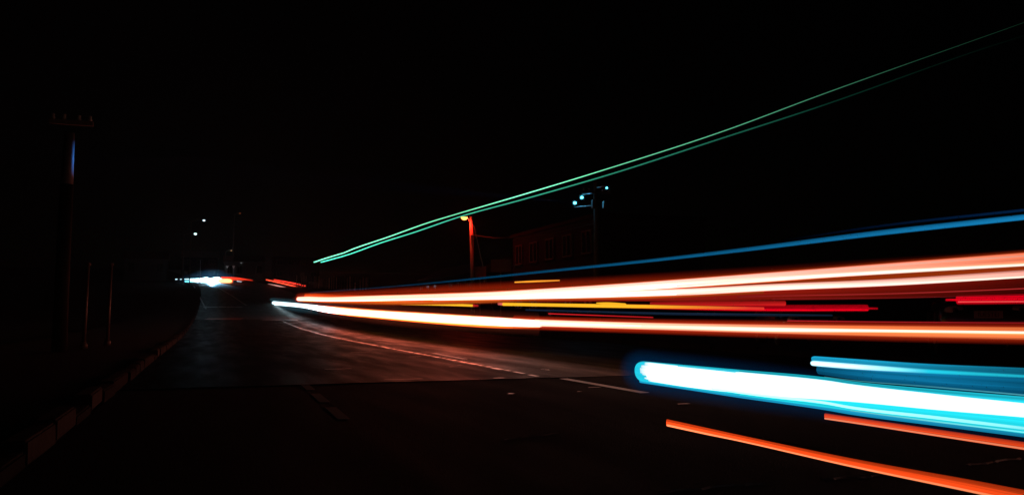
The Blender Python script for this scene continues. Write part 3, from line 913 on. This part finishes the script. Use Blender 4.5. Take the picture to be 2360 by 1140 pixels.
# warm street lamp with its concrete pole
hp, _ = at(1070, 501, 16.6)
bx, by = hp.x + 0.55, hp.y
g0 = grade(by) + 0.1
t = empty('street_lamp', (bx, by, g0))
tag(t, 'lit orange street lamp on a red lit pole, behind the green trails', 'street lamp')
H = hp.z - g0
MB().tube([(0.1, 0, 0), (0.05, 0, H * .5), (-.05, 0, H + .1)], 0.15, 0.12, n=16).build('pole', M['concrete'], t, smooth=True)
MB().tube([(-.05, 0, H - .5), (-.25, -.02, H - .1), (-.45, -.02, H + .05)], 0.035, n=8).build('arm', M['metal'], t, smooth=True)
MB().lathe([(0.05, .18), (.16, .12), (.24, .02), (.25, -.0)], (-.55, -.02, H + .02), n=18).build('lamp_shade', M['metal'], t, smooth=True)
MB().lathe([(0.24, .0), (.22, -.09), (.14, -.16), (.04, -.19)], (-.55, -.02, H + .01), n=18).build('bulb', emit('lamp_orange', (1, .34, .07), 4.5), t, smooth=True)
MB().box((-.02, -.22, H - 1.4), (.22, .16, .3)).build('junction_box', M['metal'], t)
MB().box((.25, -.1, H * .42), (1.0, .06, .06)).build('bracket', M['metal'], t)
lo = point_light('lamp_light', (bx - .42, by - .36, hp.z - .35), (1, .018, .008), 150, 0.12)
# guy wire
g1, _ = at(1092, 519, 17.6)
t = tag(MB().tube([g1, (g1.x + 1.7, g1.y + .2, 0.55)], 0.03, n=6).build('guy_wire', M['metal']), 'thin slanted guy wire right of the orange street lamp', 'wire')

# mast with cyan floodlights
mp_, _ = at(1374, 470, 17.2)
g0 = grade(mp_.y) + 0.1
t = empty('floodlight_mast', (mp_.x, mp_.y, g0))
tag(t, 'dark utility mast with cyan floodlights and grey boxes near its top', 'mast')
H = mp_.z - g0
MB().tube([(0, 0, 0), (0, 0, H + 1.1)], .16, .11, n=14).build('mast', M['wood_dark'], t, smooth=True)
loc = Vector((mp_.x, mp_.y, g0))
fl = []
for (px, py, r) in ((1325, 468, .085), (1341, 455.5, .08), (1398.5, 433.5, .05)):
    q, _ = at(px, py, 17.0)
    fl.append((q - loc, r))
MB().tube([(0, 0, fl[0][0].z - .35), (fl[0][0].x, fl[0][0].y, fl[0][0].z - .2)], .03, n=8).build('arm', M['metal'], t)
MB().tube([(0, 0, fl[1][0].z + .1), (fl[1][0].x, fl[1][0].y, fl[1][0].z + .16)], .03, n=8).build('arm', M['metal'], t)
MB().tube([(0, 0, H + .8), (fl[2][0].x, fl[2][0].y, fl[2][0].z + .1)], .03, n=8).build('arm', M['metal'], t)
cy_em = emit('flood_cyan', (.10, .75, 1.0), 6)
for q, r in fl:
    h = MB().box((q.x + .06, q.y + .1, q.z + .03), (.3, .16, .24), rz=.4).build('floodlight', M['metal'], t, bevel=.02)
    MB().lathe([(.0, r * .8), (r * .75, r * .6), (r, 0), (r * .75, -r * .6), (.0, -r * .8)], (q.x - .03, q.y - .06, q.z), n=16).build('lens', cy_em, h, smooth=True)
for dx, dz, w, hh in ((-.12, .0, .16, .42), (.17, .0, .14, .36)):
    MB().box((dx * 2.0, -.2, dz), (w, .22, hh)).build('transformer_box', M['metal'], t, bevel=.02).location = (0, 0, H - .05)
MB().box((.0, 0, H + .55), (1.5, .09, .09)).build('crossarm', M['wood_dark'], t)
for k in (-.65, -.35, .35, .65):
    MB().lathe([(.03, 0), (.05, .04), (.03, .08), (.045, .12), (.0, .15)], (k, 0, H + .6), n=10).build('insulator', M['concrete'], t, smooth=True)
for q, r in fl[:2]:
    w = loc + q
    point_light('flood_light', (w.x - .25, w.y - .35, w.z), (.10, .6, 1.0), 5, .08)
# cable between lamp pole and mast
pa = Vector((bx, by, hp.z - 1.2))
pb = Vector((mp_.x, mp_.y, mp_.z - .9))
mid = (pa + pb) / 2 - Vector((0, 0, .45))
tag(MB().tube([pa, (pa + mid) / 2 - Vector((0, 0, .12)), mid, (mid + pb) / 2 - Vector((0, 0, .12)), pb], .014, n=6).build('overhead_cable', M['cable']),
    'sagging overhead cable between the street lamp and the floodlight mast', 'cable')

# left concrete pole catching the blue floodlight
lp, _ = atY(155, 380, 21)
t = empty('utility_pole', (lp.x, lp.y, 0.12))
tag(t, 'tall concrete pole at the far left with a faint blue sheen', 'utility pole')
TOPZ = atY(157, 306, 21)[0].z
ZM = atY(155, 425, 21)[0].z - .12
MB().tube([(0, 0, 0), (0, 0, ZM * .5), (.01, 0, ZM)], .16, .135, n=18).build('lower_shaft_unlit', mat('pole_unlit', (.012, .012, .012), .8, nscale=14, namt=.35, bump=.2, spec=.1), t, smooth=True)  # darker colour stands for the unlit part of the pole
MB().tube([(.01, 0, ZM), (.012, 0, (ZM + TOPZ) / 2), (.02, 0, TOPZ - .12)], .13, .11, n=18).build('upper_shaft_lit', mat('pole_lit', (.09, .095, .105), .6, nscale=9, namt=.6, bump=.3), t, smooth=True)  # paler colour stands for the lit part of the same pole
MB().box((.05, 0, TOPZ + .12), (.9, .10, .10)).build('crossarm', M['wood_dark'], t)
for k in (-.33, -.1, .2, .43):
    MB().lathe([(.03, 0), (.05, .04), (.03, .08), (.045, .12), (.0, .15)], (k, 0, TOPZ + .17), n=10).build('insulator', M['concrete'], t, smooth=True)
fw = loc + fl[0][0]
point_light('flood_light', (fw.x - .4, fw.y - .3, fw.z), (.03, .30, 1.0), 30000, .05, spot=2.0, target=(lp.x, lp.y, TOPZ - .6))

# two slim posts on the left pavement
for px, lab in ((197, 'slim reddish post on the left pavement, further from the street end'), (251, 'slim reddish post on the left pavement, nearer the street end')):
    Y = 23 if px == 197 else 25
    b, _ = atY(px, 690, Y)
    top, _ = atY(px + 3, 612, Y)
    t = empty('pavement_post', (b.x, b.y, .12))
    tag(t, lab, 'post')
    MB().tube([(0, 0, 0), (.03, 0, top.z - .12)], .045, .035, n=10).build('shaft', M['post'], t, smooth=True)
    MB().lathe([(.04, 0), (.07, .02), (.06, .06), (.0, .1)], (.03, 0, top.z - .12), n=12).build('finial', M['post'], t, smooth=True)
    MB().lathe([(.09, 0), (.09, .1), (.06, .14), (.05, .16)], n=12).build('base', M['post'], t, smooth=True)

# building on the right
def building(name, label, c, size, rz, wall, floors, cols, sign=False, rooft=0):
    root = empty(name, c, rz)
    tag(root, label, 'building')
    L, D, Hh = size
    MB().box((0, 0, Hh / 2 - .5), (L, D, Hh + 1)).build('wall', wall, root)
    if rooft:
        v = [(-L / 2 - .3, -D / 2 - .3, Hh), (L / 2 + .3, -D / 2 - .3, Hh), (L / 2 + .3, D / 2 + .3, Hh), (-L / 2 - .3, D / 2 + .3, Hh), (-L / 2 - .3, 0, Hh + rooft), (L / 2 + .3, 0, Hh + rooft)]
        MB().add(v, [(0, 1, 5, 4), (2, 3, 4, 5), (0, 4, 3), (1, 2, 5), (0, 3, 2, 1)]).build('roof', M['roof'], root)
    else:
        MB().box((0, 0, Hh + .12), (L + .3, D + .3, .24)).build('cornice', wall, root)
    fh = Hh / floors
    for f in range(floors):
        for k in range(cols):
            x = -L / 2 + L * (k + .5) / cols
            if f == 0 and k == cols // 2:
                d = MB().box((x, -D / 2 - .02, 1.05), (1.0, .10, 2.1)).build('door', M['wood_dark'], root)
                MB().lathe([(.03, 0), (.045, .03), (.0, .05)], (x + .38, -D / 2 - .1, 1.0), axis='Y', n=8).build('handle', M['metal'], d)
                continue
            z = f * fh + fh * .58
            w = MB().box((x, -D / 2 - .005, z), (min(1.3, L / cols * .6), .06, fh * .42)).build('window', M['glass'], root)
            ww, hh = min(1.3, L / cols * .6), fh * .42
            fr = MB()
            for sx in (-1, 0, 1):
                fr.box((x + sx * ww / 2, -D / 2 - .05, z), (.07, .09, hh + .07))
            for sz in (-1, 1):
                fr.box((x, -D / 2 - .055, z + sz * hh / 2), (ww - .08, .085, .07))
            fr.build('frame', M['wood_dark'], w)
            MB().box((x, -D / 2 - .1, z - hh / 2 - .08), (ww + .2, .2, .07)).build('sill', wall, w)
    return root


bA, _ = at(1285, 650, 21.0)
bg_ = building('street_building', 'dim reddish two storey building below the floodlights', (bA.x + 3, bA.y, grade(bA.y) + .1), (14, 7, 6.2), R(-90), M['wall'], 2, 5)
bB, _ = at(1010, 650, 23.0)
building('street_building', 'unlit single storey building left of the street lamp, right of the paling fence', (bB.x + 4, bB.y, grade(bB.y)), (22, 7, 3.6), R(-90), M['dark_wall'], 1, 7, rooft=1.6)
# small wall signs
for (px, py, w, h, lab) in ((1155, 612, .9, .55, 'dull red rectangular sign board left of the reddish building'), (1107, 627, .55, .55, 'small square dull red sign board near the street lamp pole')):
    q, _ = at(px, py, 17.8)
    g = grade(q.y)
    t = empty('sign_board', (q.x, q.y, g + .1))
    tag(t, lab, 'sign')
    MB().box((0, 0, q.z - g - .1), (w * 1.5, .05, h * 1.5), rz=-.4).build('board', M['sign_board'], t, bevel=.01)
    MB().tube([(0, .06, 0), (0, .06, q.z - g)], .035, n=8).build('post', M['metal'], t)

# picket fence climbing the right side
fa, fb = Vector((15.6, 164.0, 0)), Vector((27.5, 150.0, 0))
root = empty('paling_fence', (fa.x, fa.y, 0))
tag(root, 'tall wooden paling fence lit red beyond the start of the upper headlight trail', 'fence')
pk = MB().add([(-.13, -.02, 0), (.13, -.02, 0), (.13, .02, 0), (-.13, .02, 0), (-.13, -.02, 2.2), (.13, -.02, 2.2), (.13, .02, 2.2), (-.13, .02, 2.2), (0, -.02, 2.4), (0, .02, 2.4)],
              [(0, 3, 2, 1), (0, 1, 5, 8, 4), (2, 3, 7, 9, 6), (1, 2, 6, 5), (3, 0, 4, 7), (4, 8, 9, 7), (8, 5, 6, 9)])
po = pk.build('paling', M['wood'], root)
pm = [po.data, po.data.copy()]
bpy.data.objects.remove(po)
pm[1].materials.clear()
pm[1].materials.append(M['wood_dark'])
fd = fb - fa
NP = 30
for k in range(NP):
    p = fd * (k / (NP - 1) + random.uniform(-.006, .006))
    o = bpy.data.objects.new('paling', pm[0] if random.random() < .6 else pm[1])
    COL.objects.link(o)
    o.parent = root
    yy = fa.y + p.y
    o.location = (p.x, p.y, grade(yy))
    o.rotation_euler = (0, 0, math.atan2(fd.y, fd.x) + random.uniform(-.15, .15))
    o.scale = (random.uniform(.5, 1.1), 1, random.uniform(.85, 1.1))
for z in (.5, 1.7):
    MB().tube([(0, .06, grade(fa.y) + z), (fd.x / 2, fd.y / 2 + .06, grade(fa.y + fd.y / 2) + z), (fd.x, fd.y + .06, grade(fb.y) + z)], .05, n=6).build('rail', M['wood_dark'], root)
# pale bollard
q, _ = atY(818, 668, 146)
g = grade(146)
t = empty('bollard', (q.x, q.y, g))
tag(t, 'pale bollard standing in front of the right end of the paling fence', 'bollard')
MB().lathe([(.16, 0), (.16, 1.35), (.12, 1.45), (.0, 1.5)], n=14).build('shaft', M['white'], t, smooth=True)
MB().lathe([(.165, .95), (.17, .96), (.17, 1.12), (.165, 1.13)], n=14).build('band', M['red'], t, smooth=True)


# far street lamps, signs, houses
def far_lamp(px, py, Y, lab, col, s, r, arm=2.2):
    q, _ = atY(px, py, Y)
    g = grade(Y)
    t = empty('street_lamp', (q.x - arm, Y, g))
    tag(t, lab, 'street lamp', 'distant street lamps')
    h = q.z - g
    MB().tube([(0, 0, 0), (0, 0, h - .3)], .11, .07, n=10).build('pole', M['wood_dark'], t)
    MB().tube([(0, 0, h - .3), (arm * .5, 0, h + .02), (arm - .2, 0, h + .1)], .05, n=8).build('arm', M['wood_dark'], t)
    hd = MB().box((arm, 0, h + .12), (r * 2.6, .35, .14)).build('lamp_head', M['wood_dark'], t, bevel=.03)
    MB().lathe([(0, .02), (r * .8, 0), (r, -r * .35), (r * .6, -r * .8), (0, -r)], (arm, 0, h + .02), n=14).build('lens', emit('lamp_far', col, s), hd, smooth=True)


far_lamp(450.5, 538, 180, 'distant white street lamp, lower of the two over the far road', (.65, .92, 1), 5, .28)
far_lamp(470, 507, 165, 'distant white street lamp, higher of the two over the far road', (.6, .85, 1), 3, .24)
far_lamp(553, 491.5, 200, 'tiny dim orange lamp high above the far houses', (1, .2, .05), .7, .14, 1.2)
far_lamp(533, 577, 200, 'tiny yellowish lamp just above the far houses', (1, .5, .15), .9, .16, 1.2)
far_lamp(556, 605, 205, 'tiny dim white lamp right of the far houses', (.7, .8, .8), .25, .2, 1.2)

q, _ = atY(462, 601, 185)
t = empty('flagpole', (q.x, q.y, grade(185)))
tag(t, 'slim bluish pole standing behind the headlight cluster', 'pole')
MB().tube([(0, 0, 0), (0, 0, q.z - grade(185))], .09, .06, n=8).build('shaft', M['metal'], t)
MB().lathe([(.05, 0), (.1, .06), (.08, .14), (0, .18)], (0, 0, q.z - grade(185)), n=10).build('ball', M['metal'], t)
for px, lab in ((523.5, 'pale triangular road sign above the headlight cluster, left of the pair'), (538.5, 'pale triangular road sign above the headlight cluster, right of the pair')):
    q, _ = atY(px, 616, 193)
    g = grade(193)
    t = empty('give_way_sign', (q.x, q.y, g))
    tag(t, lab, 'road sign')
    h = q.z - g
    MB().add([(-.34, 0, h + .35), (.34, 0, h + .35), (0, 0, h - .3), (-.34, .04, h + .35), (.34, .04, h + .35), (0, .04, h - .3)],
             [(0, 2, 1), (3, 4, 5), (0, 1, 4, 3), (1, 2, 5, 4), (2, 0, 3, 5)]).build('plate', M['white'], t)
    MB().tube([(0, .08, 0), (0, .08, h + .2)], .045, n=8).build('post', M['metal'], t)

for (x, Y, L, D, H_, fl_, cl, wm, rf, lab) in (
        (-14, 208, 9, 7, 4.6, 1, 3, M['wall2'], 2.0, 'pale far house at the left behind the headlight cluster'),
        (-2.5, 212, 8, 7, 5.2, 2, 3, M['wall'], 1.8, 'tan far house directly above the headlight cluster'),
        (7.5, 210, 9, 7, 4.4, 1, 4, M['wall2'], 1.6, 'pale far house behind the pair of triangular signs'),
        (20, 214, 11, 7, 5.6, 2, 4, M['wall'], 0, 'flat roofed far building behind the distant red lines')):
    building('far_house', lab, (x, Y, grade(Y)), (L, D, H_), 0, wm, fl_, cl, rooft=rf)


# ------------------------------------------------------------------ parked cars
def loft(secs):
    """secs: list of closed rings with the same number of points"""
    mb = MB()
    n = len(secs[0])
    vs = [p for s in secs for p in s]
    fs = []
    for i in range(len(secs) - 1):
        for k in range(n):
            q = (k + 1) % n
            fs.append((i * n + k, i * n + q, (i + 1) * n + q, (i + 1) * n + k))
    fs.append(tuple(range(n - 1, -1, -1)))
    fs.append(tuple((len(secs) - 1) * n + k for k in range(n)))
    return mb.add(vs, fs)


def ring(x, hw, z0, z1, n=20, p=3.2):
    out = []
    for k in range(n):
        t = 2 * math.pi * k / n
        c, s = math.cos(t), math.sin(t)
        out.append((x, hw * math.copysign(abs(c) ** (2 / p), c), (z0 + z1) / 2 + (z1 - z0) / 2 * math.copysign(abs(s) ** (2 / p), s)))
    return out


def car(name, label, loc, rz, L, Wd, hood, roof, ride, paint, plate_txt):
    """local +x is the nose"""
    root = empty(name, loc, rz)
    tag(root, label, 'car')
    hw = Wd / 2
    f = L / 2
    body = loft([ring(-f, hw * .82, ride + .12, hood * .92), ring(-f + .12, hw * .95, ride, hood), ring(-f * .5, hw, ride - .03, hood + .03), ring(0, hw, ride - .03, hood + .02),
                 ring(f * .45, hw, ride - .03, hood + .01), ring(f * .78, hw * .97, ride - .02, hood - .05), ring(f - .14, hw * .93, ride, hood - .13), ring(f - .02, hw * .84, ride + .06, hood - .22),
                 ring(f, hw * .78, ride + .12, hood - .28)])
    b = body.build('body', paint, root, smooth=True)
    cab = loft([ring(-f * .93, hw * .80, hood - .06, hood + .02, p=4), ring(-f * .80, hw * .76, hood - .06, roof - .06, p=4), ring(-f * .3, hw * .76, hood - .06, roof, p=4), ring(f * .05, hw * .75, hood - .06, roof - .03, p=4),
                ring(f * .42, hw * .82, hood - .06, hood + .04, p=4)])
    cab.build('cabin', M['glass'], root, smooth=True)
    loft([ring(-f * .78, hw * .70, roof - .09, roof - .01, p=4), ring(-f * .3, hw * .74, roof - .06, roof + .025, p=4), ring(f * .02, hw * .72, roof - .09, roof - .0, p=4)]).build('roof', paint, root, smooth=True)
    for sy in (-1, 1):
        pil = MB().tube([(f * .40, sy * hw * .80, hood), (f * .05, sy * hw * .73, roof - .02)], .035, n=8)
        pil.tube([(-f * .25, sy * hw * .80, hood - .02), (-f * .28, sy * hw * .745, roof - .02)], .04, n=8)
        pil.tube([(-f * .90, sy * hw * .78, hood - .02), (-f * .79, sy * hw * .73, roof - .05)], .05, n=8)
        pil.build('pillar', paint, root, smooth=True)
        loft([ring(f * .30, sy * hw * 1.02, hood + .02, hood + .05), ring(f * .30 + .01, sy * hw * 1.0, hood, hood + .06)]) if False else None
        MB().box((f * .33, sy * (hw + .10), hood + .10), (.12, .22, .15)).build('mirror', paint, root, bevel=.03)
        for fx in (f * .62, -f * .60):
            w = empty('wheel', (0, 0, 0))
            bpy.data.objects.remove(w)
            rr = ride + .13
            ty = MB().lathe([(rr * .62, -.11), (rr * .94, -.11), (rr, -.07), (rr, .07), (rr * .94, .11), (rr * .62, .11)], (fx, sy * (hw - .10), rr), axis='Y', n=28).build('wheel', M['rubber'], root, smooth=True)
            rim = MB().lathe([(rr * .6, -.02), (rr * .62, .02)], (fx, sy * (hw - .0), rr), axis='Y', n=28)
            for q in range(5):
                a = q * 2 * math.pi / 5
                rim.tube([(fx, sy * (hw + .015), rr), (fx + math.cos(a) * rr * .58, sy * (hw + .015), rr + math.sin(a) * rr * .58)], .035, n=6)
            rim.build('rim', M['metal'], ty)
        hl = loft([ring(f - .30, .10, hood - .36, hood - .17, p=2.4), ring(f - .10, .20, hood - .36, hood - .18, p=2.4), ring(f - .03, .16, hood - .34, hood - .21, p=2.4)])
        ho = hl.build('headlight', M['lens'], root, smooth=True)
        ho.location = (0.02, sy * hw * .64, 0)
        MB().lathe([(.0, 0), (.05, .01), (.055, .03), (.0, .05)], (f - .0, sy * hw * .64, hood - .28), axis='X', n=12).build('bulb_reflector', M['chrome'], ho).parent = root
        tl = MB().box((-f + .02, sy * hw * .72, hood - .15), (.1, .24, .2)).build('tail_light', M['red'], root, bevel=.03)
    g = MB()
    for k in range(4):
        g.box((f - .03, 0, hood - .52 - .05 * k), (.07, Wd * .38, .018))
    g.build('grille', M['rubber'], root)
    MB().box((f + .01, 0, ride + .16), (.10, Wd * .80, .15)).build('bumper', paint, root, bevel=.04)
    for k in range(2):
        MB().box((f - .02 + 0, (k * 2 - 1) * Wd * .30, ride + .16), (.16, .16, .08)).build('fog_light', M['lens'], root, bevel=.02)
    pz = hood - .37
    po = MB().box((f + .07, 0, pz), (.02, .52, .15)).build('number_plate', M['plate'], root, bevel=.004)
    if plate_txt:
        cu = bpy.data.curves.new('plate_text', 'FONT')
        cu.body = plate_txt
        cu.size = .115
        cu.extrude = .001
        cu.align_x = 'CENTER'
        cu.align_y = 'CENTER'
        to = bpy.data.objects.new('plate_text', cu)
        COL.objects.link(to)
        dg = bpy.context.evaluated_depsgraph_get()
        me = bpy.data.meshes.new_from_object(to.evaluated_get(dg))
        bpy.data.objects.remove(to)
        me.materials.clear()
        me.materials.append(M['ink'])
        po2 = bpy.data.objects.new('plate_text', me)
        COL.objects.link(po2)
        po2.parent = po
        po2.rotation_euler = (R(90), 0, R(90))
        po2.location = (f + .083, 0, pz)
        po2.scale = (1.0, 1.15, 1)
    MB().tube([(f * .30, -.5, hood + .06), (f * .18, .1, hood + .18)], .01, n=6).build('wiper', M['rubber'], root)
    return root


def park(px, py, X, rz, *a):
    q, _ = at(px, py, X)
    return q


q = at(2278, 725, 15.0)[0]
face = math.atan2(-q.y, -q.x) + R(6)
d = Vector((math.cos(face), math.sin(face), 0))
c = q - d * (2.25 + .08)
car('parked_car', 'dark sport utility car parked behind the red trails at the right edge, plate facing us', (c.x, c.y, .104), face, 4.5, 1.86, 1.22, 1.78, .34, M['car_black'], 'IUE5TEI')
q = at(1885, 725, 15.0)[0]
face = math.atan2(-q.y, -q.x) + R(16)
d = Vector((math.cos(face), math.sin(face), 0))
c = q - d * (2.0 + .08)
car('parked_car', 'dark grey hatchback parked behind the long red tail light trail', (c.x, c.y, .104), face, 4.0, 1.74, 1.0, 1.5, .28, M['car_grey'], '')

# ------------------------------------------------------------------ night air
mb = MB().box((0, 190, 38), (1300, 440, 82))
hz = mb.build('haze', M['glass'])
tag(hz, kind='stuff')
hm = bpy.data.materials.new('haze')
hm.use_nodes = True
hn = hm.node_tree.nodes
hn.clear()
ho = hn.new('ShaderNodeOutputMaterial')
hv = hn.new('ShaderNodeVolumePrincipled')
hv.inputs['Color'].default_value = (.8, .82, .85, 1)
hv.inputs['Density'].default_value = 0.0004
hv.inputs['Anisotropy'].default_value = 0.5
hm.node_tree.links.new(hv.outputs[0], ho.inputs['Volume'])
hz.data.materials.clear()
hz.data.materials.append(hm)
